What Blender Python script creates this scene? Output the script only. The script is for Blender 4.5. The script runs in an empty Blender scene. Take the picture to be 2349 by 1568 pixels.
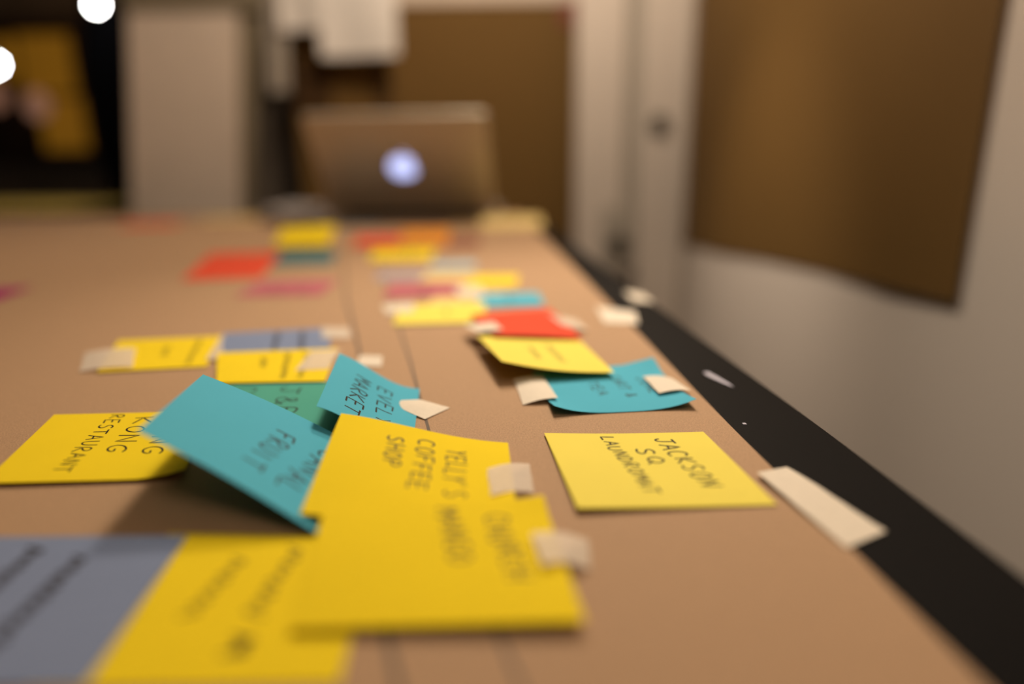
import bpy, bmesh, math, random
from mathutils import Vector, Matrix

# ------------------------------------------------------------------ camera, world, lights, exposure
sc = bpy.context.scene
COL = sc.collection
T = 0.75                      # table top height (m)
PAPER = T + 0.0008            # top of the brown paper sheet
CAM_H, PITCH, ROLL = 0.129, math.radians(15.1), math.radians(-0.7)

cam_d = bpy.data.cameras.new('camera')
cam = bpy.data.objects.new('camera', cam_d)
COL.objects.link(cam)
sc.camera = cam
fwd = Vector((0, math.cos(PITCH), -math.sin(PITCH)))
rgt = Vector((1, 0, 0))
upv = rgt.cross(fwd)
cr, sr = math.cos(ROLL), math.sin(ROLL)
R_ = rgt * cr + upv * sr
U_ = -rgt * sr + upv * cr
m = Matrix((R_, U_, -fwd)).transposed().to_4x4()
m.translation = Vector((0, 0, PAPER + CAM_H))
cam.matrix_world = m
cam_d.sensor_width = 36.0
cam_d.lens = 24.0
cam_d.clip_start = 0.01
cam_d.dof.use_dof = True
cam_d.dof.focus_distance = 0.334
cam_d.dof.aperture_fstop = 1.42
cam_d.dof.aperture_blades = 9
cam_d.dof.aperture_rotation = 0.3

world = bpy.data.worlds.new('world')
sc.world = world
world.use_nodes = True
bg = world.node_tree.nodes['Background']
bg.inputs[0].default_value = (1.0, 0.86, 0.68, 1)
bg.inputs[1].default_value = 0.05

def lamp(name, kind, loc, power, col, size=0.1, target=None, **kw):
    d = bpy.data.lights.new(name, kind)
    d.energy = power
    d.color = col
    if kind == 'AREA':
        d.shape = 'DISK'; d.size = size
    else:
        d.shadow_soft_size = size
    for k, v in kw.items(): setattr(d, k, v)
    o = bpy.data.objects.new(name, d)
    COL.objects.link(o)
    o.location = loc
    if target is not None:
        o.rotation_euler = (Vector(target) - Vector(loc)).to_track_quat('-Z', 'Y').to_euler()
    return o
lamp('key_lamp', 'SPOT', (0.17, 0.76, T + 0.95), 21.5, (1.0, 0.86, 0.70), 0.10, target=(0.13, 0.60, T), spot_size=math.radians(70), spot_blend=1.0)
lamp('back_lamp', 'POINT', (0.06, 1.34, T + 1.12), 26.0, (1.0, 0.84, 0.66), 0.09)
lamp('far_room_fill', 'POINT', (-2.6, 4.2, 2.4), 3.0, (1.0, 0.6, 0.3), 0.08)  # added fill light that lifts the dark far room
lamp('wall_fill', 'SPOT', (-0.28, 1.42, T + 0.78), 14.0, (1.0, 0.83, 0.66), 0.06, target=(0.56, 1.55, T - 0.14), spot_size=math.radians(54), spot_blend=1.0)  # added spot, only brightens the lower part of the right wall
lamp('shadow_fill', 'AREA', (0.35, -0.5, 2.65), 8.0, (1.0, 0.84, 0.66), 1.2, target=(-0.2, 0.6, T))  # unseen fill light added behind the camera to soften shadows

sc.view_settings.view_transform = 'Standard'
sc.view_settings.look = 'None'
sc.view_settings.gamma = 1.0
sc.view_settings.use_curve_mapping = False
sc.view_settings.exposure = 0.62
sc.cycles.use_denoising = True
sc.cycles.max_bounces = 4
sc.cycles.diffuse_bounces = 3
sc.cycles.glossy_bounces = 2
sc.cycles.transmission_bounces = 3
sc.cycles.transparent_max_bounces = 6
sc.cycles.caustics_reflective = False
sc.cycles.caustics_refractive = False
sc.cycles.use_adaptive_sampling = True
sc.cycles.adaptive_threshold = 0.05

random.seed(7)

# ------------------------------------------------------------------ materials
def srgb(r, g, b):
    def c(v):
        v /= 255.0
        return v / 12.92 if v <= 0.04045 else ((v + 0.055) / 1.055) ** 2.4
    return (c(r), c(g), c(b))

def material(name, col, rough=0.8, metal=0.0, vary=0.06, scale=60.0, bump=0.0, bump_scale=400.0, spec=0.3,
             translucent=0.0, alpha=1.0, emit=None, emit_strength=0.0):
    mt = bpy.data.materials.new(name)
    mt.use_nodes = True
    nt = mt.node_tree
    N, L = nt.nodes, nt.links
    b = N['Principled BSDF']
    out = N['Material Output']
    tc = N.new('ShaderNodeTexCoord')
    nz = N.new('ShaderNodeTexNoise'); nz.inputs['Scale'].default_value = scale; nz.inputs['Detail'].default_value = 1
    L.new(tc.outputs['Object'], nz.inputs['Vector'])
    mx = N.new('ShaderNodeMix'); mx.data_type = 'RGBA'
    lo = tuple(max(0, c * (1 - vary)) for c in col) + (1,)
    hi = tuple(min(1, c * (1 + vary)) for c in col) + (1,)
    mx.inputs['A'].default_value = lo; mx.inputs['B'].default_value = hi
    L.new(nz.outputs['Fac'], mx.inputs['Factor'])
    L.new(mx.outputs['Result'], b.inputs['Base Color'])
    b.inputs['Roughness'].default_value = rough
    b.inputs['Metallic'].default_value = metal
    b.inputs['Specular IOR Level'].default_value = spec
    if bump > 0:
        n2 = N.new('ShaderNodeTexNoise'); n2.inputs['Scale'].default_value = bump_scale; n2.inputs['Detail'].default_value = 2
        L.new(tc.outputs['Object'], n2.inputs['Vector'])
        bp = N.new('ShaderNodeBump'); bp.inputs['Strength'].default_value = bump; bp.inputs['Distance'].default_value = 0.0006
        L.new(n2.outputs['Fac'], bp.inputs['Height'])
        L.new(bp.outputs['Normal'], b.inputs['Normal'])
    last = b.outputs[0]
    if translucent > 0:
        tr = N.new('ShaderNodeBsdfTranslucent')
        L.new(mx.outputs['Result'], tr.inputs['Color'])
        ms = N.new('ShaderNodeMixShader'); ms.inputs[0].default_value = translucent
        L.new(last, ms.inputs[1]); L.new(tr.outputs[0], ms.inputs[2])
        last = ms.outputs[0]
    if alpha < 1:
        tp = N.new('ShaderNodeBsdfTransparent')
        ms = N.new('ShaderNodeMixShader'); ms.inputs[0].default_value = alpha
        L.new(tp.outputs[0], ms.inputs[1]); L.new(last, ms.inputs[2])
        last = ms.outputs[0]
    if emit:
        b.inputs['Emission Color'].default_value = tuple(emit) + (1,)
        b.inputs['Emission Strength'].default_value = emit_strength
    L.new(last, out.inputs['Surface'])
    return mt

def kraft_material(name, col, fleck=0.35):
    mt = material(name, col, rough=0.75, vary=0.05, scale=3.0, bump=0.25, bump_scale=900, spec=0.25)
    nt = mt.node_tree; N, L = nt.nodes, nt.links
    b = N['Principled BSDF']
    src = b.inputs['Base Color'].links[0].from_socket
    tc = [n for n in N if n.type == 'TEX_COORD'][0]
    nz = N.new('ShaderNodeTexNoise'); nz.inputs['Scale'].default_value = 1400; nz.inputs['Detail'].default_value = 1
    L.new(tc.outputs['Object'], nz.inputs['Vector'])
    rp = N.new('ShaderNodeMapRange')
    rp.inputs['From Min'].default_value = 0.3; rp.inputs['From Max'].default_value = 0.7
    rp.inputs['To Min'].default_value = 1 - fleck * 0.5; rp.inputs['To Max'].default_value = 1 + fleck * 0.5
    L.new(nz.outputs['Fac'], rp.inputs['Value'])
    mx = N.new('ShaderNodeMix'); mx.data_type = 'RGBA'; mx.blend_type = 'MULTIPLY'
    mx.inputs['Factor'].default_value = 1.0
    L.new(src, mx.inputs['A']); L.new(rp.outputs['Result'], mx.inputs['B'])
    L.new(mx.outputs['Result'], b.inputs['Base Color'])
    return mt

M = {}
M['kraft'] = kraft_material('kraft_paper', (0.425, 0.262, 0.146))
M['wall_kraft'] = kraft_material('brown_wrapping_paper', (0.165, 0.087, 0.020), 0.2)
M['wall_kraft_dark'] = kraft_material('dark_brown_card', (0.07, 0.032, 0.008), 0.2)
M['black_top'] = material('black_table_top', (0.003, 0.0025, 0.0025), rough=0.55, vary=0.2, scale=20, bump=0.05, bump_scale=700, spec=0.07)
M['steel_leg'] = material('black_steel', (0.02, 0.02, 0.02), rough=0.4, metal=0.6)
PAPERKW = dict(rough=0.85, vary=0.03, scale=30, bump=0.12, bump_scale=1500, spec=0.2, translucent=0.1)
M['yellow'] = material('yellow_note', (0.95, 0.70, 0.013), **PAPERKW)
M['pale_yellow'] = material('pale_yellow_note', (0.92, 0.76, 0.125), **PAPERKW)
M['teal'] = material('teal_note', (0.095, 0.47, 0.62), **PAPERKW)
M['green'] = material('sea_green_note', (0.09, 0.40, 0.30), **PAPERKW)
M['red'] = material('red_note', (0.80, 0.085, 0.035), **PAPERKW)
M['orange'] = material('orange_note', (0.80, 0.30, 0.03), **PAPERKW)
M['pink'] = material('pink_note', (0.50, 0.14, 0.17), **PAPERKW)
M['magenta'] = material('magenta_note', (0.40, 0.010, 0.16), **PAPERKW)
M['blue'] = material('blue_grey_note', (0.23, 0.28, 0.42), **PAPERKW)
M['dark_teal'] = material('dark_teal_note', (0.06, 0.19, 0.21), **PAPERKW)
M['lavender'] = material('lavender_note', (0.40, 0.34, 0.37), **PAPERKW)
M['pale_blue'] = material('pale_blue_note', (0.36, 0.50, 0.56), **PAPERKW)
M['rose'] = material('dusty_rose_note', (0.26, 0.085, 0.06), **PAPERKW)
M['cream'] = material('cream_note', (0.80, 0.60, 0.24), **PAPERKW)
M['olive'] = material('olive_yellow_note', (0.75, 0.56, 0.12), **PAPERKW)
M['ink'] = material('black_marker_ink', (0.02, 0.012, 0.006), rough=0.6, vary=0.1, spec=0.2)
M['pencil'] = material('grey_drawn_line', (0.13, 0.095, 0.07), rough=0.7, vary=0.15, scale=200)
M['tape'] = material('masking_tape', (0.92, 0.80, 0.65), rough=0.65, vary=0.04, scale=300, bump=0.25, bump_scale=700, spec=0.3, translucent=0.08, alpha=0.48)
M['tape_solid'] = material('thick_masking_tape', (0.86, 0.75, 0.60), rough=0.65, vary=0.06, scale=300, bump=0.3, bump_scale=600, spec=0.3, translucent=0.05, alpha=0.88)
M['tissue'] = material('grey_tissue', (0.42, 0.38, 0.36), rough=0.9, vary=0.06, translucent=0.15)
M['white_wall'] = material('white_wall_paint', (0.76, 0.665, 0.58), rough=0.8, vary=0.03, scale=4, bump=0.06, bump_scale=120)
M['post_paint'] = material('post_paint', (0.64, 0.55, 0.47), rough=0.6, vary=0.03, scale=5)
M['post_grey'] = material('post_groove_paint', (0.40, 0.35, 0.29), rough=0.7, vary=0.04, scale=5)
M['fitting'] = material('dark_fitting', (0.05, 0.042, 0.03), rough=0.5, vary=0.2)
M['beige_board'] = material('beige_board', (0.72, 0.59, 0.48), rough=0.75, vary=0.09, scale=5)
M['olive_board'] = material('olive_rail', (0.22, 0.18, 0.12), rough=0.75, vary=0.06, scale=4)
M['white_paper'] = material('white_paper', (0.92, 0.85, 0.78), rough=0.85, vary=0.02, translucent=0.15)
M['grey_paper'] = material('grey_paper', (0.52, 0.45, 0.37), rough=0.85, vary=0.03, translucent=0.1)
M['dark_wall'] = material('dark_brown_wall', (0.15, 0.115, 0.085), rough=0.85, vary=0.25, scale=3)
M['floor'] = material('dark_floor', (0.06, 0.045, 0.035), rough=0.6, vary=0.2, scale=6)
M['ceiling'] = material('ceiling_paint', (0.30, 0.26, 0.22), rough=0.9, vary=0.05, scale=3)
M['black_cloth'] = material('black_cloth', (0.004, 0.004, 0.005), rough=0.95, vary=0.2, spec=0.05)
M['amber'] = material('amber_glass', (0.25, 0.13, 0.02), rough=0.5, vary=0.3, scale=1.2, emit=(0.155, 0.066, 0.004), emit_strength=0.5)
M['frame_dark'] = material('dark_window_frame', (0.03, 0.016, 0.01), rough=0.6)
M['lantern'] = material('pinkish_lantern', (0.55, 0.34, 0.28), rough=0.8, emit=(0.14, 0.066, 0.04), emit_strength=0.8)  # unlit paper shade; its faint glow is added emission
M['bulb'] = material('bulb_glow', (0.9, 0.9, 0.9), rough=0.4, emit=(1.0, 0.96, 0.93), emit_strength=45)
M['aluminium'] = material('laptop_aluminium', (0.60, 0.56, 0.47), rough=0.5, metal=0.7, vary=0.03)
M['laptop_dark'] = material('laptop_black', (0.015, 0.015, 0.015), rough=0.5)
M['logo'] = material('glowing_logo', (0.8, 0.85, 0.95), rough=0.4, emit=(0.44, 0.54, 1.0), emit_strength=1.0)
M['flake'] = material('pale_flake', (0.55, 0.52, 0.60), rough=0.6)

# ------------------------------------------------------------------ mesh helpers
def mesh_obj(name, bm, mat, parent=None, smooth=False, loc=None):
    me = bpy.data.meshes.new(name)
    bmesh.ops.recalc_face_normals(bm, faces=bm.faces[:])
    if smooth:
        for e_ in bm.edges:
            if len(e_.link_faces) == 2 and e_.calc_face_angle(0) > 0.7: e_.smooth = False
    bm.to_mesh(me); bm.free()
    if mat is not None: me.materials.append(mat)
    if smooth:
        for p in me.polygons: p.use_smooth = True
    o = bpy.data.objects.new(name, me)
    COL.objects.link(o)
    if loc is not None: o.location = loc
    if parent is not None: o.parent = parent
    return o

def empty(name, loc):
    o = bpy.data.objects.new(name, None)
    o.empty_display_size = 0.05
    COL.objects.link(o); o.location = loc
    return o

def tag(o, label, cat, group=None, kind=None):
    if label: o['label'] = label
    if cat: o['category'] = cat
    if group: o['group'] = group
    if kind: o['kind'] = kind
    return o

def box(bm, a, b, bevel=0.0, seg=2):
    a, b = Vector(a), Vector(b)
    r = bmesh.ops.create_cube(bm, size=1.0)
    vs = r['verts']
    for v in vs:
        v.co = Vector(((a[i] + b[i]) / 2 + v.co[i] * (b[i] - a[i]) for i in range(3)))
    if bevel > 0:
        es = list({e for v in vs for e in v.link_edges})
        bmesh.ops.bevel(bm, geom=es, offset=bevel, segments=seg, affect='EDGES', profile=0.5)

def prism(bm, pts, z0, z1):
    """polygon pts (x,y) extruded from z0 to z1"""
    lo = [bm.verts.new((x, y, z0)) for x, y in pts]
    hi = [bm.verts.new((x, y, z1)) for x, y in pts]
    bm.faces.new(lo[::-1]); bm.faces.new(hi)
    n = len(pts)
    for i in range(n):
        bm.faces.new((lo[i], lo[(i + 1) % n], hi[(i + 1) % n], hi[i]))

def tube(bm, p, q, r, seg=16, r2=None):
    p, q = Vector(p), Vector(q)
    d = q - p
    mt = Matrix.Translation((p + q) / 2) @ d.to_track_quat('Z', 'Y').to_matrix().to_4x4()
    bmesh.ops.create_cone(bm, cap_ends=True, segments=seg, radius1=r, radius2=r if r2 is None else r2, depth=d.length, matrix=mt)

# ------------------------------------------------------------------ the setting
def structure(name, build, mat):
    bm = bmesh.new(); build(bm)
    o = mesh_obj(name, bm, mat)
    o['kind'] = 'structure'
    return o

structure('floor', lambda b: box(b, (-5, -3, -0.1), (1.2, 6.2, 0)), M['floor'])
structure('ceiling', lambda b: box(b, (-5, -3, 2.8), (1.2, 6.2, 2.9)), M['ceiling'])
structure('wall_right', lambda b: box(b, (0.56, -3, 0), (0.70, 2.6, 2.8)), M['white_wall'])
structure('wall_back', lambda b: box(b, (-1.28, 2.6, 0), (0.70, 2.72, 2.8)), M['dark_wall'])
structure('wall_far', lambda b: box(b, (-5, 5.2, 0), (1.2, 5.32, 2.8)), M['dark_wall'])
structure('wall_left', lambda b: box(b, (-5, -3, 0), (-4.88, 5.2, 2.8)), M['dark_wall'])

# white pillar in the corner: a backing with two flat boards and a groove between
pil = empty('wall_pillar', (0.38, 2.25, 0))
pil['kind'] = 'structure'
def part_box(name, parent, a, b, mat, bevel=0.0):
    bm = bmesh.new()
    L = parent.location
    box(bm, Vector(a) - L, Vector(b) - L, bevel)
    return mesh_obj(name, bm, mat, parent)
part_box('pillar_back', pil, (0.215, 2.235, 0), (0.559, 2.599, 2.8), M['post_grey'])
part_box('pillar_board', pil, (0.205, 2.2, 0), (0.355, 2.235, 2.8), M['post_paint'], 0.004)
part_box('pillar_board', pil, (0.405, 2.205, 0), (0.552, 2.235, 2.8), M['post_paint'], 0.004)

# dark knob and a plate with a plug, fixed to the pillar
def fixed_part(name, mat, build, label=None):
    bm = bmesh.new(); build(bm)
    bmesh.ops.translate(bm, verts=bm.verts[:], vec=-pil.location)
    o = mesh_obj(name, bm, mat, pil)
    if label: o['label'] = label
KX, KZ = 0.460, T + 0.224
fixed_part('knob_plate', M['post_grey'], lambda b: tube(b, (KX, 2.205, KZ), (KX, 2.199, KZ), 0.033, 24))
fixed_part('knob', M['fitting'], lambda b: tube(b, (KX, 2.199, KZ), (KX, 2.185, KZ), 0.018, 24, 0.026), 'small dark round knob')
SX, SZ = 0.344, T - 0.146
fixed_part('socket_plate', M['post_grey'], lambda b: box(b, (SX - .05, 2.19, SZ - .075), (SX + .055, 2.2, SZ + .12), 0.005))
fixed_part('plug', M['fitting'], lambda b: tube(b, (SX, 2.19, SZ), (SX, 2.175, SZ), 0.034, 24, 0.028), 'dark round plug')

# brown paper hung on the right wall
bm = bmesh.new()
bot = [(0.835, -0.052), (1.0, -0.060), (1.2, -0.072), (1.5, -0.092), (1.8, -0.118), (2.0, -0.132), (2.19, -0.146)]
front, back = [], []
NZ = 6
for i, (y, zb) in enumerate(bot):
    colf, colb = [], []
    for k in range(NZ):
        t = k / (NZ - 1)
        z = T + zb * (1 - t) + 1.25 * t
        x = 0.5565 - 0.004 * (1 - t) * (0.5 + 0.5 * math.sin(i * 2.1)) - 0.0008 * math.sin(i * 1.3 + k)
        colf.append(bm.verts.new((x, y, z))); colb.append(bm.verts.new((x + 0.0012, y, z)))
    front.append(colf); back.append(colb)
for i in range(len(bot) - 1):
    for k in range(NZ - 1):
        bm.faces.new((front[i][k], front[i + 1][k], front[i + 1][k + 1], front[i][k + 1]))
        bm.faces.new((back[i][k], back[i][k + 1], back[i + 1][k + 1], back[i + 1][k]))
ring = [(i, 0) for i in range(len(bot))] + [(len(bot) - 1, k) for k in range(1, NZ)] + [(i, NZ - 1) for i in range(len(bot) - 2, -1, -1)] + [(0, k) for k in range(NZ - 2, 0, -1)]
for a, b in zip(ring, ring[1:] + ring[:1]):
    bm.faces.new((front[a[0]][a[1]], back[a[0]][a[1]], back[b[0]][b[1]], front[b[0]][b[1]]))
o = mesh_obj('hanging_paper', bm, M['wall_kraft'], smooth=True)
tag(o, 'large dark brown paper sheet hung on the white wall right of the table', 'paper')

# brown board behind the laptop
e = empty('display_board', (-0.08, 2.4, 0))
part_box('board_panel', e, (-0.385, 2.36, 0.35), (0.24, 2.39, T + 0.60), M['wall_kraft'], 0.003)
part_box('board_top_rail', e, (-0.385, 2.352, T + 0.60), (0.24, 2.395, T + 0.66), M['beige_board'], 0.003)
part_box('board_leg', e, (-0.36, 2.365, 0), (-0.32, 2.385, 0.35), M['fitting'])
part_box('board_leg', e, (0.15, 2.365, 0), (0.18, 2.385, 0.35), M['fitting'])
tag(e, 'wide brown display board standing directly behind the open laptop', 'board')
o = mesh_obj('note', (lambda b: (box(b, (0.165, 2.352, T + 0.53), (0.225, 2.359, T + 0.605), 0.002), b)[1])(bmesh.new()), M['rose'])
o.name = 'pinned_card'
tag(o, 'small reddish card pinned at top right of the brown board behind laptop', 'card')

# narrower, darker brown board with slats left of it
e = empty('slatted_board', (-0.54, 2.38, 0))
part_box('board_panel', e, (-0.70, 2.375, 0.35), (-0.387, 2.39, T + 0.75), M['wall_kraft'], 0.003)
part_box('slat', e, (-0.70, 2.362, T + 0.29), (-0.58, 2.375, T + 0.44), M['wall_kraft_dark'], 0.003)
part_box('slat', e, (-0.43, 2.362, T + 0.27), (-0.387, 2.375, T + 0.47), M['wall_kraft_dark'], 0.003)
part_box('board_leg', e, (-0.68, 2.378, 0), (-0.65, 2.388, 0.35), M['fitting'])
part_box('board_leg', e, (-0.43, 2.378, 0), (-0.40, 2.388, 0.35), M['fitting'])
tag(e, 'narrow dark brown board behind the bright hanging papers', 'board')

# paper sheets hung above, wavy real sheets
def hung_sheet(name, label, x0, x1, z0, z1, y, mat, wave=0.012, skew=0.0):
    bm = bmesh.new()
    n, k = 9, 9
    f, b = [], []
    for i in range(n):
        rf, rb = [], []
        for j in range(k):
            u, v = i / (n - 1), j / (k - 1)
            p = Vector((x0 + (x1 - x0) * u + skew * (v - 1), y + wave * math.sin(u * 5 + v * 2) * (1 - 0.7 * v), z0 + (z1 - z0) * v))
            rf.append(bm.verts.new(p)); rb.append(bm.verts.new(p + Vector((0, 0.0008, 0))))
        f.append(rf); b.append(rb)
    for i in range(n - 1):
        for j in range(k - 1):
            bm.faces.new((f[i][j], f[i + 1][j], f[i + 1][j + 1], f[i][j + 1]))
            bm.faces.new((b[i][j], b[i][j + 1], b[i + 1][j + 1], b[i + 1][j]))
    rg = [(i, 0) for i in range(n)] + [(n - 1, j) for j in range(1, k)] + [(i, k - 1) for i in range(n - 2, -1, -1)] + [(0, j) for j in range(k - 2, 0, -1)]
    for a, c in zip(rg, rg[1:] + rg[:1]):
        bm.faces.new((f[a[0]][a[1]], b[a[0]][a[1]], b[c[0]][c[1]], f[c[0]][c[1]]))
    return tag(mesh_obj(name, bm, mat, smooth=True), label, 'paper', 'papers hung from the rail')
hung_sheet('hanging_sheet', 'bright white paper hanging lowest, left of the brown board top', -0.575, -0.335, T + 0.435, T + 0.86, 2.25, M['white_paper'])
hung_sheet('hanging_sheet', 'white paper hanging beside and higher than the brightest sheet', -0.70, -0.545, T + 0.515, T + 0.86, 2.27, M['white_paper'])
hung_sheet('hanging_sheet', 'narrow grey paper strip hanging next to the beige board', -0.735, -0.675, T + 0.34, T + 0.86, 2.30, M['grey_paper'], 0.006, 0.02)
rail = empty('hanging_rail', (-0.55, 2.28, T + 0.86))
bm = bmesh.new(); tube(bm, (-0.30, 0, 0.012), (0.38, 0, 0.012), 0.011, 12); mesh_obj('rail_tube', bm, M['fitting'], rail)
for x in (-0.29, 0.37):
    bm = bmesh.new(); tube(bm, (x, 0, 0.012), (x, 0.0, 2.8 - T - 0.86), 0.004, 8); mesh_obj('rail_rod', bm, M['fitting'], rail)
tag(rail, 'thin dark rail above the frame holding the hanging papers', 'rail')

# beige board leaning left of the dark gap
e = empty('leaning_board', (-1.0, 2.2, 0))
def quad_slab(name, parent, pts, y0, y1, mat):
    """pts (x,z) outline; slab between y0 and y1"""
    bm = bmesh.new(); L = parent.location
    fr = [bm.verts.new(Vector((x, y0, z)) - L) for x, z in pts]
    bk = [bm.verts.new(Vector((x, y1, z)) - L) for x, z in pts]
    bm.faces.new(fr); bm.faces.new(bk[::-1])
    n = len(pts)
    for i in range(n): bm.faces.new((fr[i], bk[i], bk[(i + 1) % n], fr[(i + 1) % n]))
    return mesh_obj(name, bm, mat, parent)
def bx(z, xt, xb): return xb + (xt - xb) * (z - T) / 0.555
quad_slab('board_face', e, [(bx(0.0, -1.118, -1.192), 0.0), (bx(0.0, -0.80, -0.855), 0.0), (-0.80, T + 0.555), (-1.118, T + 0.555)], 2.19, 2.225, M['beige_board'])
quad_slab('board_edge', e, [(bx(0, -0.797, -0.853), 0.0), (bx(0, -0.745, -0.83), 0.0), (-0.745, T + 0.555), (-0.797, T + 0.555)], 2.21, 2.25, M['olive_board'])
quad_slab('board_header', e, [(-1.125, T + 0.557), (-0.735, T + 0.557), (-0.70, T + 0.95), (-1.08, T + 0.95)], 2.18, 2.23, M['olive_board'])
tag(e, 'tall beige board with olive header standing behind the table', 'board')

# black gathered curtain at the edge of the dark opening
bm = bmesh.new()
levels = [(0.0, -1.50, -1.40), (T + 0.02, -1.505, -1.395), (T + 0.2, -1.525, -1.37), (T + 0.45, -1.535, -1.32), (T + 0.66, -1.49, -1.29), (2.78, -1.50, -1.27)]
n = 22
rows = []
for z, xl, xr in levels:
    rw = []
    for i in range(n + 1):
        t = i / n
        rw.append((xl + (xr - xl) * t, 2.62 + 0.025 * math.sin(t * 22), z))
    rows.append(rw)
F_ = [[bm.verts.new(p) for p in rw] for rw in rows]
B_ = [[bm.verts.new((p[0], p[1] + 0.004, p[2])) for p in rw] for rw in rows]
for j in range(len(rows) - 1):
    for i in range(n):
        bm.faces.new((F_[j][i], F_[j][i + 1], F_[j + 1][i + 1], F_[j + 1][i]))
        bm.faces.new((B_[j][i], B_[j + 1][i], B_[j + 1][i + 1], B_[j][i + 1]))
    bm.faces.new((F_[j][0], F_[j + 1][0], B_[j + 1][0], B_[j][0]))
    bm.faces.new((F_[j][n], B_[j][n], B_[j + 1][n], F_[j + 1][n]))
o = mesh_obj('curtain', bm, M['black_cloth'], smooth=True)
tag(o, 'black gathered curtain hanging left of the beige board', 'curtain')

# amber lit window in the far dark room
w = empty('window_1', (-3.15, 5.1, T))
w['kind'] = 'structure'
for i, (x0, x1, z0, z1) in enumerate([(-3.38, -3.02, 0.60, 0.98), (-3.30, -3.00, 0.22, 0.57), (-3.75, -3.42, 0.70, 0.96)]):
    part_box('pane', w, (x0, 5.06, T + z0), (x1, 5.08, T + z1), M['amber'])
part_box('window_frame', w, (-4.0, 5.09, T + 0.15), (-2.85, 5.14, T + 1.10), M['frame_dark'])
def bulb(label, loc, rad):
    e = empty('hanging_bulb', loc)
    bm = bmesh.new(); bmesh.ops.create_uvsphere(bm, u_segments=16, v_segments=10, radius=rad)
    mesh_obj('bulb', bm, M['bulb'], e, True)
    bm = bmesh.new(); tube(bm, (0, 0, rad * .9), (0, 0, 0.08), rad * .5, 12); mesh_obj('bulb_socket', bm, M['frame_dark'], e)
    bm = bmesh.new(); tube(bm, (0, 0, 0.08), (0, 0, 2.8 - loc[2]), 0.004, 6); mesh_obj('cord', bm, M['frame_dark'], e)
    tag(e, label, 'lamp', 'bare bulbs in the dark room')
bulb('bright bare bulb above the black curtain', (-1.342, 2.44, T + 0.627), 0.017)
bulb('bright bare bulb at the left border of the photo, lower one', (-2.45, 3.5, T + 0.587), 0.024)
def lantern(label, loc, r):
    e = empty('paper_lantern', loc)
    bm = bmesh.new(); bmesh.ops.create_uvsphere(bm, u_segments=20, v_segments=12, radius=r)
    for v in bm.verts: v.co.z *= 1.25
    mesh_obj('shade', bm, M['lantern'], e, True)
    bm = bmesh.new(); tube(bm, (0, 0, r * 1.25), (0, 0, 2.8 - loc[2]), 0.003, 6); mesh_obj('cord', bm, M['frame_dark'], e)
    tag(e, label, 'lantern', 'faint lanterns in the dark room')
lantern('faint pinkish lantern before the amber window', (-3.20, 4.9, T + 0.51), 0.075)
lantern('faint pinkish lantern under the bulb at the left border', (-3.47, 4.9, T + 0.56), 0.06)

# ------------------------------------------------------------------ table and the brown paper on it
def edge_x(y): return 0.176 - 0.075 * y          # right edge of the table
tbl = empty('table', (-0.7, 0.6, 0))
bm = bmesh.new()
prism(bm, [(edge_x(-0.7) + 0.7, -0.7 - 0.6), (edge_x(1.66) + 0.7, 1.66 - 0.6), (-1.75 + 0.7, 1.80 - 0.6), (-1.60 + 0.7, -0.55 - 0.6)], T - 0.035, T)
bmesh.ops.bevel(bm, geom=[e for e in bm.edges], offset=0.002, segments=2, affect='EDGES', profile=0.5)
mesh_obj('table_top', bm, M['black_top'], tbl)
for lx, ly in ((0.12, -0.6), (-0.02, 1.55), (-1.64, 1.68), (-1.52, -0.45)):
    bm = bmesh.new(); box(bm, (lx - 0.025 + 0.7, ly - 0.025 - 0.6, 0), (lx + 0.025 + 0.7, ly + 0.025 - 0.6, T - 0.036), 0.003)
    mesh_obj('leg', bm, M['steel_leg'], tbl)
tag(tbl, 'large black topped table covered with brown paper', 'table')

def kraft_x(y): return 0.1262 - 0.0615 * y
bm = bmesh.new()
prism(bm, [(kraft_x(-0.6), -0.6), (kraft_x(0.3) + 0.0006, 0.3), (kraft_x(0.9), 0.9), (kraft_x(1.645), 1.645), (-1.70, 1.78), (-1.57, -0.5)], T + 0.0001, PAPER)
kraft = mesh_obj('brown_paper_sheet', bm, M['kraft'])
tag(kraft, 'brown kraft paper sheet covering the table, drawn with two grey lines', 'paper')

MM = 0.001
def drawn_line(pts, w):
    bm = bmesh.new()
    lo, hi = [], []
    P = [Vector((x * MM, y * MM)) for x, y in pts]
    for i, p in enumerate(P):
        d = (P[min(i + 1, len(P) - 1)] - P[max(i - 1, 0)]).normalized()
        nrm = Vector((-d.y, d.x)) * w * 0.5 * MM
        lo.append(bm.verts.new((p.x + nrm.x, p.y + nrm.y, PAPER + 0.00004)))
        hi.append(bm.verts.new((p.x - nrm.x, p.y - nrm.y, PAPER + 0.00004)))
    for i in range(len(P) - 1): bm.faces.new((lo[i], hi[i], hi[i + 1], lo[i + 1]))
    mesh_obj('drawn_line', bm, M['pencil'], kraft)
drawn_line([(-220, 1100), (-160, 830), (-114, 632), (-67, 430), (-41, 311), (-5, 164), (1, 145), (20, 60)], 1.6)
drawn_line([(-270, 1100), (-205, 830), (-156, 634), (-108, 464), (-72, 311), (-36, 163), (-30, 145), (-15, 60)], 2.2)

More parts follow.
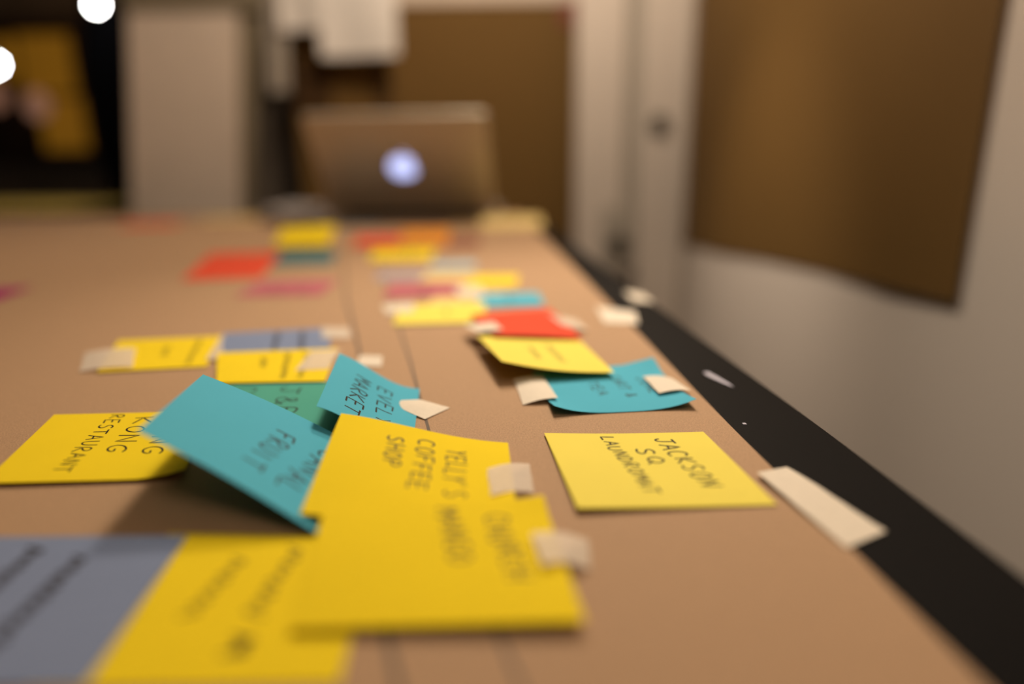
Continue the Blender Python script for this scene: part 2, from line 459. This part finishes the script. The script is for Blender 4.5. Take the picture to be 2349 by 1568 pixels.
# pale flakes on the black table margin
def flake(label, x, y, pts):
    bm = bmesh.new(); prism(bm, [(a * MM, b * MM) for a, b in pts], 0.0, 0.0004)
    tag(mesh_obj('paint_flake', bm, M['flake'], loc=(x * MM, y * MM, T)), label, 'flake')
flake('pale lilac scuffed flake on the black table margin', 123, 389, [(-5, 13), (-2, 14), (1, 4), (4, -8), (5, -15), (3, -12), (-1, -2), (-4, 6)])
flake('tiny white crumb on the black table margin', 115.5, 318, [(-0.9, 1), (0.7, 1.2), (1, -0.9), (-0.8, -0.7)])

# second table behind, left of the beige board, under a yellow sheet
t2 = empty('side_table', (-1.9, 2.3, 0))
part_box('table_top', t2, (-2.75, 1.95, T - 0.03), (-1.24, 2.55, T), M['black_top'], 0.003)
for lx, ly in ((-2.7, 2.0), (-1.29, 2.0), (-2.7, 2.5), (-1.29, 2.5)):
    part_box('leg', t2, (lx - .02, ly - .02, 0), (lx + .02, ly + .02, T - .031), M['steel_leg'])
tag(t2, 'second black table beyond the far left end of the first', 'table')
bm = bmesh.new(); prism(bm, [(-2.72, 1.97), (-1.27, 1.96), (-1.26, 2.52), (-2.70, 2.53)], T + .0001, T + .0012)
tag(mesh_obj('yellow_sheet', bm, M['olive']), 'olive yellow paper covering the second table at the far left', 'paper')

# ------------------------------------------------------------------ sheets: sticky notes, tape, handwriting
class Patch:
    """a bent four-cornered sheet; corners in mm: far left, far right, near right, near left; s runs left to right, t far to near"""
    def __init__(self, c, bend=None):
        self.c = [Vector(p) if len(p) == 3 else Vector((p[0], p[1], 0.4)) for p in c]
        self.b = bend
    def p(self, s, t):
        a, b, c, d = self.c
        q = (a * (1 - s) + b * s) * (1 - t) + (d * (1 - s) + c * s) * t
        if self.b:
            k = self.b(s, t)
            q = q + (Vector((0, 0, k)) if not isinstance(k, Vector) else k)
        return Vector((q.x * MM, q.y * MM, PAPER + q.z * MM))
    def n(self, s, t):
        e = 0.01
        du = self.p(min(s + e, 1), t) - self.p(max(s - e, 0), t)
        dv = self.p(s, max(t - e, 0)) - self.p(s, min(t + e, 1))
        return du.cross(dv).normalized()

def sheet_mesh(pt, nx, ny, thick, org, ragged=0.0):
    bm = bmesh.new()
    top, bot = [], []
    for i in range(nx + 1):
        a, b = [], []
        for j in range(ny + 1):
            s, t = i / nx, j / ny
            if ragged and (i in (0, nx)):
                s += random.uniform(-ragged, ragged)
            q = pt.p(s, t) - org
            nn = pt.n(min(max(s, 0), 1), t)
            a.append(bm.verts.new(q)); b.append(bm.verts.new(q - nn * thick))
        top.append(a); bot.append(b)
    for i in range(nx):
        for j in range(ny):
            bm.faces.new((top[i][j], top[i][j + 1], top[i + 1][j + 1], top[i + 1][j]))
            bm.faces.new((bot[i][j], bot[i + 1][j], bot[i + 1][j + 1], bot[i][j + 1]))
    rg = [(i, 0) for i in range(nx + 1)] + [(nx, j) for j in range(1, ny + 1)] + [(i, ny) for i in range(nx - 1, -1, -1)] + [(0, j) for j in range(ny - 1, 0, -1)]
    for a, c in zip(rg, rg[1:] + rg[:1]):
        bm.faces.new((top[a[0]][a[1]], top[c[0]][c[1]], bot[c[0]][c[1]], bot[a[0]][a[1]]))
    return bm

# single-stroke capitals in a box 0..0.7 wide, 0..1 high
FONT = {
 'A': [[(0, 0), (.33, 1), (.66, 0)], [(.12, .38), (.54, .38)]],
 'C': [[(.62, .82), (.45, 1), (.2, .95), (.03, .6), (.06, .25), (.28, 0), (.62, .12)]],
 'D': [[(.05, 0), (.05, 1), (.4, .92), (.62, .55), (.45, .1), (.05, 0)]],
 'E': [[(.6, 1), (.08, 1), (.05, .5), (.05, 0), (.6, .02)], [(.05, .52), (.5, .54)]],
 'F': [[(.62, 1), (.06, .97), (.05, 0)], [(.05, .52), (.48, .54)]],
 'G': [[(.62, .85), (.4, 1), (.12, .85), (.02, .45), (.2, .05), (.5, .05), (.62, .4), (.35, .42)]],
 'H': [[(.05, 0), (.05, 1)], [(.6, 0), (.6, 1)], [(.05, .5), (.6, .5)]],
 'I': [[(.25, 0), (.25, 1)]],
 'J': [[(.1, .95), (.68, 1)], [(.42, 1), (.42, .3), (.3, .02), (.08, .05), (0, .28)]],
 'K': [[(.06, 0), (.06, 1)], [(.62, 1), (.08, .45), (.65, 0)]],
 'L': [[(.08, 1), (.05, 0), (.6, .04)]],
 'M': [[(.02, 0), (.1, 1), (.36, .35), (.62, 1), (.7, 0)]],
 'N': [[(.05, 0), (.07, 1), (.58, 0), (.6, 1)]],
 'O': [[(.33, 1), (.08, .8), (.03, .4), (.22, .02), (.5, .08), (.63, .5), (.52, .88), (.33, 1)]],
 'P': [[(.06, 0), (.06, 1), (.45, .98), (.6, .75), (.45, .5), (.06, .46)]],
 'Q': [[(.33, 1), (.08, .8), (.03, .4), (.22, .02), (.5, .08), (.63, .5), (.52, .88), (.33, 1)], [(.4, .3), (.72, -.1)]],
 'R': [[(.05, 0), (.06, 1), (.45, .97), (.58, .75), (.42, .52), (.08, .47), (.64, 0)]],
 'S': [[(.58, .88), (.36, 1), (.1, .85), (.14, .6), (.48, .45), (.58, .2), (.34, 0), (.04, .12)]],
 'T': [[(0, 1), (.68, .98)], [(.34, .98), (.32, 0)]],
 'U': [[(.05, 1), (.05, .3), (.2, .02), (.45, .03), (.6, .3), (.6, 1)]],
 'V': [[(.02, 1), (.32, 0), (.64, 1)]],
 'Y': [[(.02, 1), (.3, .5), (.62, 1)], [(.3, .5), (.26, 0)]],
 '&': [[(.66, .05), (.2, .7), (.25, .97), (.45, .95), (.45, .7), (.08, .35), (.1, .05), (.38, .0), (.66, .42)]],
 "'": [[(.1, 1), (.06, .75)]],
 ' ': [],
}
def chaikin(p, n=2):
    if len(p) < 4: return p
    for _ in range(n):
        q = [p[0]]
        for a, b in zip(p, p[1:]):
            q.append((a[0] * .75 + b[0] * .25, a[1] * .75 + b[1] * .25))
            q.append((a[0] * .25 + b[0] * .75, a[1] * .25 + b[1] * .75))
        q.append(p[-1]); p = q
    return p
CURVY = set('CDGJOPQRSU&')

def ribbon(bm, pt, org, st, width):
    """st: list of (s,t) on the sheet; a thin ink ribbon lying on its surface"""
    P = [pt.p(s, t) + pt.n(s, t) * 0.00005 - org for s, t in st]
    Nn = [pt.n(s, t) for s, t in st]
    lo, hi = [], []
    for i in range(len(P)):
        d = P[min(i + 1, len(P) - 1)] - P[max(i - 1, 0)]
        if d.length < 1e-9: d = Vector((1e-6, 0, 0))
        sd = Nn[i].cross(d.normalized()).normalized() * width * 0.5
        lo.append(bm.verts.new(P[i] - sd)); hi.append(bm.verts.new(P[i] + sd))
    for i in range(len(P) - 1):
        bm.faces.new((lo[i], lo[i + 1], hi[i + 1], hi[i]))

def write(pt, org, parent, word, s0, t0, t1, hgt, ds=0.0, width=0.9):
    """letters read from the far side (t0) to the near side (t1); their tops point right (+s); s0 is the middle of the line"""
    bm = bmesh.new()
    n = len(word)
    adv = (t1 - t0) / n
    for i, ch in enumerate(word):
        tt = t0 + adv * i
        cs = s0 + ds * (i / max(1, n - 1)) + random.uniform(-.008, .008)
        hh = hgt * random.uniform(.92, 1.08)
        sl = random.uniform(-.05, .05)
        for stroke in FONT[ch]:
            q = chaikin(stroke) if ch in CURVY else stroke
            dense = []
            for a, b in zip(q, q[1:]):
                k = 1 if ch in CURVY else 4
                for z in range(k): dense.append((a[0] + (b[0] - a[0]) * z / k, a[1] + (b[1] - a[1]) * z / k))
            dense.append(q[-1])
            ribbon(bm, pt, org, [(min(max(cs + (ly - .5) * hh, .01), .99), min(max(tt + (lx / .7 + sl * ly) * adv * .80, .01), .99)) for lx, ly in dense], width * MM)
    if len(bm.faces) == 0: bm.free(); return
    mesh_obj('handwritten_word', bm, M['ink'], parent)

def scribble(pt, org, parent, s0, t0, t1, hgt, ds=0.0, width=1.0):
    bm = bmesh.new()
    n = max(6, int((t1 - t0) * 30))
    st = []
    for i in range(n + 1):
        f = i / n
        st.append((min(max(s0 + ds * f + (hgt * .5 if i % 2 else -hgt * .5) * random.uniform(.6, 1), .02), .98), min(max(t0 + (t1 - t0) * f, .02), .98)))
    ribbon(bm, pt, org, chaikin(st, 1), width * MM)
    mesh_obj('handwritten_word', bm, M['ink'], parent)

NOTES = 'sticky notes on the brown paper'
def note(label, corners, mat, bend=None, texts=(), scrib=(), res=12):
    pt = Patch(corners, bend)
    org = pt.p(.5, .5)
    o = mesh_obj('sticky_note', sheet_mesh(pt, res, res, 0.00012, org), M[mat], smooth=True, loc=org)
    tag(o, label, 'sticky note', NOTES)
    for a in texts: write(pt, org, o, *a)
    for a in scrib: scribble(pt, org, o, *a)
    return pt

def sq(cx, cy, rot=0, z=.4, size=76, tilt=(0, 0)):
    """square note corners round a centre (mm); tilt lifts (left edge, near edge)"""
    h = size / 2
    a = math.radians(rot)
    out = []
    for x, y, k in ((-h, h, 0), (h, h, 1), (h, -h, 2), (-h, -h, 3)):
        zz = z + (tilt[0] if k in (0, 3) else 0) + (tilt[1] if k in (2, 3) else 0)
        out.append((cx + x * math.cos(a) - y * math.sin(a), cy + x * math.sin(a) + y * math.cos(a), zz))
    return out

def tape(label, corners, bend=None, mat='tape', lift=0.0):
    pt = Patch(corners, bend)
    org = pt.p(.5, .5)
    o = mesh_obj('masking_tape', sheet_mesh(pt, 10, 8, 0.00008, org, ragged=0.012), M[mat], smooth=True, loc=org)
    tag(o, label, 'tape', 'masking tape pieces')

# --- in focus, right
note('sharp flat pale yellow note with three written lines beside the black table margin',
     [(14.9, 305.2, 1.2), (91.6, 306.0, .6), (100.1, 234.1, .6), (23.6, 229.6, 2.6)], 'pale_yellow', lambda s, t: -1.0 * math.sin(math.pi * s) * (1 - .5 * t) * .6,
     texts=[('JACKSON', .715, .10, .80, .115, .045, 1.0), ('SQ', .555, .25, .50, .10, .02, 1.0), ('LAUNDROMAT', .375, .055, .86, .085, .055, .9)])
tape('longest pale tape, running from the flat pale yellow note onto the black margin', [(100.5, 258, 1.2), (116.1, 266.1, .5), (131.9, 216, -.3), (112.1, 204.2, .3)],
     lambda s, t: .5 * math.sin(t * 5) * s + .9 * (1 - s) * (1 - t) + .25, 'tape_solid')
note('bright teal note with curled near edge below the lifted pale yellow note',
     [(12, 404, .5), (90, 418, 1.5), (96.5, 338, .5), (21.5, 330, .5)], 'teal',
     lambda s, t: (5.2 * abs(2 * s - 1) ** 3) * max(0, (t - .55) / .45) ** 1.5 + 3.5 * max(0, (s - .75) / .25) * max(0, (.25 - t) / .25),
     texts=[('JUNE', .80, .34, .70, .08, .02, .8), ('CART &', .60, .26, .74, .08, .03, .8), ('TEA', .41, .36, .68, .08, .02, .8)], res=16)
tape('pale tape on the left side of the curled teal note', [(.6, 389.7, .6), (18.3, 392.3, 1.6), (24.6, 348.9, 3.4), (5.6, 346.2, .5)], lambda s, t: .9 * math.sin(math.pi * s), 'tape_solid')
tape('pale tape on the right side of the curled teal note', [(78, 388.2, 2.0), (94.5, 386.0, 1.6), (99.6, 360.3, 2.6), (80.8, 355.9, 2.8)], lambda s, t: 1.0 * math.sin(math.pi * s), 'tape_solid')
note('lifted pale yellow note casting a shadow, under the red note',
     [(-24, 458, 10), (47, 476, 3), (61, 389, 4.5), (-6, 383, 14)], 'pale_yellow', lambda s, t: -2.2 * math.sin(math.pi * s) * t,
     scrib=[(.62, .25, .75, .10), (.42, .35, .7, .09)])
note('red note overlapping the lifted pale yellow note', [(-34, 550, 4), (32, 558, 7), (50, 468, 4.6), (-12, 455, 11.5)], 'red', lambda s, t: .8 * math.sin(math.pi * s))
tape('whitish tape on the near left corner of the red note', [(-36, 498, 8.5), (-14, 500, 10), (-6, 466, 12.6), (-24, 462, 12)], None, 'tape_solid')
tape('pinkish tape on the right edge of the red note', [(29, 535, 7.6), (52, 535, 2.5), (58, 500, 2.5), (37, 497, 7.6)])

# --- second cluster, right, going away
note('pale yellow note left of the red note', sq(-60, 572, 4, 1.2), 'pale_yellow', scrib=[(.55, .3, .6, .08)])
tape('pale tape at the left side of the pale yellow note beside the red one', [(-118, 612, .6), (-90, 614, 1.8), (-84, 578, 1.8), (-108, 574, .6)], None, 'tape_solid')
note('teal note behind the red note', sq(-2, 628, 3, 1.0, 60), 'teal', scrib=[(.5, .3, .7, .1)])
note('cream note behind the pale yellow and teal notes', sq(-42, 640, -4, .6, 66), 'cream')
tape('pale tape between the pink note and the rear yellow note', [(-58, 690, 1.6), (-30, 690, 1.6), (-26, 640, 1.9), (-50, 640, 1.9)], None, 'tape_solid')
note('yellow note right of the pink note', sq(-26, 735, -3, .5, 66), 'yellow')
note('pink note behind the pale yellow note', sq(-88, 684, 3, .9), 'pink', scrib=[(.5, .3, .8, .1)])
note('amber yellow note on the far edge of the pink note', sq(-70, 752, -6, 1.5, 58), 'cream')
note('lavender grey note left of the amber yellow note', sq(-124, 775, 5, .6, 60), 'lavender')
note('pale blue note behind the amber yellow note', sq(-72, 845, 3, .6, 56), 'pale_blue')
note('deep yellow note behind the lavender grey note', [(-193, 965, 6), (-106, 968, 6), (-104, 890, 2), (-186, 888, 2)], 'yellow', scrib=[(.6, .2, .8, .1)])
note('red orange note behind the deep yellow note', [(-248, 1110, 10), (-172, 1112, 10), (-168, 1030, 3), (-238, 1028, 3)], 'red')
note('orange note right of the red orange note', [(-176, 1120, 18), (-98, 1124, 18), (-96, 1038, 3), (-168, 1036, 4)], 'orange')
note('dusty rose note right of the orange note', [(-112, 1100, 6), (-48, 1104, 6), (-50, 1020, .5), (-104, 1018, .5)], 'rose')
note('cream note at the far end right of the laptop', [(-60, 1400, 14), (60, 1402, 14), (62, 1310, 1), (-55, 1310, 1)], 'cream')
note('olive yellow note in front of the laptop corner', sq(-78, 1400, -5, .5, 90), 'cream')

# --- centre, left of the drawn line
note('yellow note at the rear behind the dark teal note', [(-362, 1090, 26), (-276, 1094, 30), (-272, 1022, 6), (-352, 1018, 6)], 'yellow')
note('dark teal note in front of the rear yellow note', [(-325, 965, 4), (-246, 968, 4), (-228, 866, 1), (-304, 862, 1)], 'dark_teal')
note('bright red note left of the dark teal note', [(-432, 985, .6), (-330, 990, .6), (-286, 772, .8), (-370, 758, .8)], 'red')
note('pink note with darker writing in front of the red and dark teal notes', sq(-232, 704, 2, .7, 84), 'pink', scrib=[(.35, .5, .9, .1), (.7, .45, .9, .1), (.5, .5, .9, .1)])
note('blue grey note with two dark written lines behind the yellow notes', [(-222, 510, 1.2), (-143, 524, 1.2), (-124, 446, 1.0), (-200, 440, 1.0)], 'blue',
     scrib=[(.50, .08, .98, .10, 0, 1.3), (.74, .08, .95, .10, 0, 1.3)])
tape('pale tape at the right corner of the blue grey note', [(-150, 524, 1.6), (-129, 526, .6), (-120, 492, .6), (-141, 490, 1.6)])
tape('pale tape between the blue grey note and the yellow note left of it', [(-222, 512, 1.8), (-206, 466, 1.8), (-189, 438, 1.8), (-204, 436, 1.8)])
note('yellow note left of the blue grey note', [(-294, 494, .7), (-220, 503, .7), (-198, 424, .8), (-263, 413, 1.2)], 'yellow', scrib=[(.80, .1, .9, .09), (.52, .3, .62, .12)])
tape('pale tape hanging off the left end of the yellow note', [(-300, 462, .5), (-266, 466, 2.2), (-244, 420, 2.2), (-276, 416, .6)], lambda s, t: 1.2 * math.sin(math.pi * s))
note('yellow note in front of the blue grey note', [(-203, 452, 2.0), (-122, 460, 2.0), (-112, 388, 1.6), (-176, 386, 1.8)], 'yellow',
     scrib=[(.40, .25, .55, .10), (.60, .1, .9, .10), (.76, .15, .9, .09)])
tape('pale tape over the right end of the yellow note in front of the blue one', [(-138, 452, 2.4), (-119, 455, 2.4), (-116, 412, 2.0), (-136, 408, 2.2)])
tape('small whitish tape piece beside the peak of the upright bent blue note', [(-104, 446, .6), (-88, 444, .6), (-84, 420, .6), (-100, 422, .6)], None, 'tape_solid')
note('flat sea green note with two written words partly under the big teal note', [(-168, 388, .5), (-92, 390, .5), (-88, 311, .5), (-164, 309, .5)], 'green',
     texts=[('J&P', .50, .10, .74, .15, .09, 1.0), ('CUSSIN', .17, .10, .90, .13, .12, 1.0)])
note('upright bent light blue note with two written words, under the pointed tape',
     [(-98, 373, 23), (-53.5, 373, 1.2), (-47, 298, 1.0), (-91, 298, 19)], 'teal',
     lambda s, t: -7.5 * math.sin(math.pi * s) * s + 1.2 * math.sin(math.pi * s),
     texts=[('EVELYN', .60, .22, .98, .17, .06, .9), ('MARKET', .345, .24, .90, .17, -.02, .95)], res=16)
tape('pointed diamond of tape holding the upright bent blue note to the paper', [(-69, 348, 3.0), (-51, 353, 1.9), (-33.5, 343.5, .4), (-45, 326.5, .7)], lambda s, t: .9 * math.sin(math.pi * s) * math.sin(math.pi * t), 'tape_solid')

# --- near, left
note('flat yellow note at the left border, partly under the big raised teal note',
     [(-243, 340, .6), (-167, 342, .6), (-137, 261, .6), (-219, 257, 1.4)], 'yellow', lambda s, t: 4.0 * max(0, (s - .7) / .3) ** 2 * max(0, (t - .7) / .3) ** 2 + .8 * t,
     texts=[('HONG', .83, .12, .72, .12, -.05, .9), ('KONG', .645, .09, .68, .12, -.07, .9), ('RESTAURANT', .445, .03, .91, .095, -.10, .8)])
note('big raised teal note sloping down under the central yellow note',
     [(-149, 314, 30), (-75, 296, 1.2), (-68, 214.5, 1.4), (-139, 236, 33)], 'teal', lambda s, t: 1.6 * math.sin(math.pi * s),
     texts=[('CANAL', .90, .26, .86, .12, -.13, 1.0), ('FRUIT', .63, .30, .82, .12, -.06, 1.0)])
note('yellow note at the bottom edge right of the blue grey one', [(-124, 219, .6), (-48, 214, .6), (-45, 145, .6), (-124, 144, .6)], 'yellow',
     scrib=[(.42, .2, .62, .12, -.05, .9), (.66, .1, .62, .12, -.06, .9), (.84, .2, .4, .12, .02, .8), (.62, .74, .84, .12, 0, 1.3)])
note('blue grey note with dark writing at the lower left corner', [(-192, 217, 1.1), (-116, 216.5, 1.1), (-109.5, 145, 1.1), (-186, 143, 1.1)], 'blue',
     scrib=[(.60, .18, .95, .12, -.05, 1.8), (.36, .1, .7, .12, -.03, 1.8)])
note('central yellow note with three written lines, raised at its far left corner',
     [(-79, 295, 16.5), (-2.4, 290, 3), (1.6, 214, 4.2), (-77, 221, 6.5)], 'yellow', lambda s, t: (1 - t) * 4.0 * math.sin(math.pi * s) * (.5 - s) - (1 - t) * 1.0 * math.sin(math.pi * s) - .8 * math.sin(math.pi * s) * t,
     texts=[("YELLY'S", .70, .20, .76, .11, .0, .9), ('COFFEE', .53, .13, .72, .10, -.02, .9), ('SHOP', .355, .16, .52, .10, .01, .9)])
tape('translucent tape on the right edge of the central yellow note with three lines', [(-11, 260, 4.6), (7, 273, .4), (8, 246.2, .5), (-8.6, 236, 4.8)], lambda s, t: 1.3 * math.sin(math.pi * s))
note('large yellow note nearest the camera with two written words',
     [(-68.3, 224, 9.0), (11, 231.5, 5), (19.6, 163.5, 4.0), (-63, 163.5, 2.6)], 'yellow', lambda s, t: 2.2 * max(0, (s - .8) / .2) * max(0, (.2 - t) / .2) - .5 * math.sin(math.pi * s) * (1 - t),
     texts=[('CHURCH', .76, .14, .72, .10, .05, .85), ('MANGO', .555, .06, .58, .10, .04, .85)])
tape('translucent tape on the right edge of the nearest yellow note', [(5.5, 206, 6.6), (25.8, 211.3, .4), (24.5, 193.2, .4), (8.5, 187, 6.8)], lambda s, t: 1.8 * math.sin(math.pi * s))

# --- far left and far table end
note('magenta note cut by the left border of the photo', sq(-546, 686, 10, .6, 74), 'magenta')
note('dull red note at the far end of the table', sq(-770, 1480, 12, .6, 110), 'red')
note('amber sheet at the far end before the beige board', [(-720, 1640, .5), (-520, 1630, .5), (-500, 1540, .5), (-690, 1550, .5)], 'cream')
note('pale blue sheet at the far end before the laptop', [(-400, 1420, .5), (-270, 1420, .5), (-255, 1350, .5), (-380, 1350, .5)], 'pale_blue')
tape('pale tape crossing the right edge of the brown paper behind the teal note', [(75, 592, .5), (106, 572, .4), (101, 528, .3), (74, 532, .5)], None, 'tape_solid')
tape('cream tape on the black margin furthest along the right edge', [(112, 668, -.3), (126, 655, -.3), (131, 612, -.3), (113, 622, -.3)], None, 'tape_solid')

# crumpled grey tissue by the laptop
bm = bmesh.new()
bmesh.ops.create_icosphere(bm, subdivisions=4, radius=1.0)
for v in bm.verts:
    n_ = 0.72 + 0.22 * math.sin(v.co.x * 7 + 1.3) * math.cos(v.co.y * 6.1) + 0.16 * math.sin(v.co.z * 11 + v.co.x * 9) + random.uniform(-.03, .03)
    v.co = Vector((v.co.x * .085 * n_, v.co.y * .06 * n_, max(-.012, v.co.z * .034 * n_)))
o = mesh_obj('crumpled_tissue', bm, M['tissue'], loc=(-0.47, 1.52, PAPER + 0.0125))
tag(o, 'crumpled grey tissue lying left of the laptop', 'tissue')

# ------------------------------------------------------------------ laptop
LW, LD = 0.355, 0.242
lap = empty('laptop', (-0.212, 1.50, PAPER))
lap.rotation_euler = (0, 0, math.radians(-3))
def rounded_slab(bm, w, d, h, r=0.012):
    pts = []
    for cx, cy, a0 in ((w / 2 - r, d / 2 - r, 0), (-w / 2 + r, d / 2 - r, 90), (-w / 2 + r, -d / 2 + r, 180), (w / 2 - r, -d / 2 + r, 270)):
        for k in range(6):
            a = math.radians(a0 + 18 * k)
            pts.append((cx + r * math.cos(a), cy + r * math.sin(a)))
    prism(bm, pts, 0, h)
bm = bmesh.new(); rounded_slab(bm, LW, LD, 0.016)
base = mesh_obj('laptop_base', bm, M['aluminium'], lap); base.location = (0, LD / 2, 0.002)
bm = bmesh.new(); box(bm, (-0.15, 0.03, 0.0162), (0.15, 0.14, 0.0172)); kb = mesh_obj('keyboard', bm, M['laptop_dark'], base); kb.location = (0, -LD / 2, 0)
for sx in (-1, 1):
    for sy in (0.02, LD - 0.02):
        bm = bmesh.new(); tube(bm, (sx * 0.16, sy, 0), (sx * 0.16, sy, 0.002), 0.008, 12); mesh_obj('rubber_foot', bm, M['laptop_dark'], lap)
bm = bmesh.new(); tube(bm, (-0.14, 0, 0.015), (0.14, 0, 0.015), 0.007, 14); mesh_obj('hinge', bm, M['laptop_dark'], lap)
# lid: leans towards the camera from the hinge
bm = bmesh.new(); rounded_slab(bm, LW, LD, 0.006)
lid = mesh_obj('laptop_lid', bm, M['aluminium'], lap)
LEAN = math.radians(90 + 36)
lid.matrix_local = Matrix.Translation((0, 0, 0.017)) @ Matrix.Rotation(LEAN, 4, 'X') @ Matrix.Translation((0, LD / 2, -0.003))
bm = bmesh.new(); box(bm, (-LW / 2 + .012, -LD / 2 + .012, -0.0008), (LW / 2 - .012, LD / 2 - .012, 0.0)); mesh_obj('screen', bm, M['laptop_dark'], lid)
# glowing fruit-shaped mark on the lid back
def logo_part(name, pts):
    bm = bmesh.new(); prism(bm, pts, 0.0058, 0.0064); lo_ = mesh_obj(name, bm, M['logo'], lid)
    return lo_
body = []
for k in range(40):
    a = 2 * math.pi * k / 40
    r = 0.026 * (1 + 0.05 * math.cos(2 * a) - 0.12 * math.exp(-((a - math.pi / 2) / .35) ** 2) - 0.07 * math.exp(-((a - 3 * math.pi / 2) / .3) ** 2))
    x, y = r * math.cos(a), r * 1.04 * math.sin(a)
    d = math.hypot(x - 0.031, y - 0.004)
    if d < 0.0125:
        q = 0.0125 / max(d, 1e-6); x, y = 0.031 + (x - 0.031) * q, 0.004 + (y - 0.004) * q
    body.append((x, y))
logo_part('logo_body', body)
logo_part('logo_leaf', [(0.001, 0.0275), (0.001, 0.031), (0.0035, 0.0345), (0.007, 0.0355), (0.007, 0.032), (0.0045, 0.0285)])
tag(lap, 'open silver laptop seen from behind with a glowing mark on its lid', 'laptop')
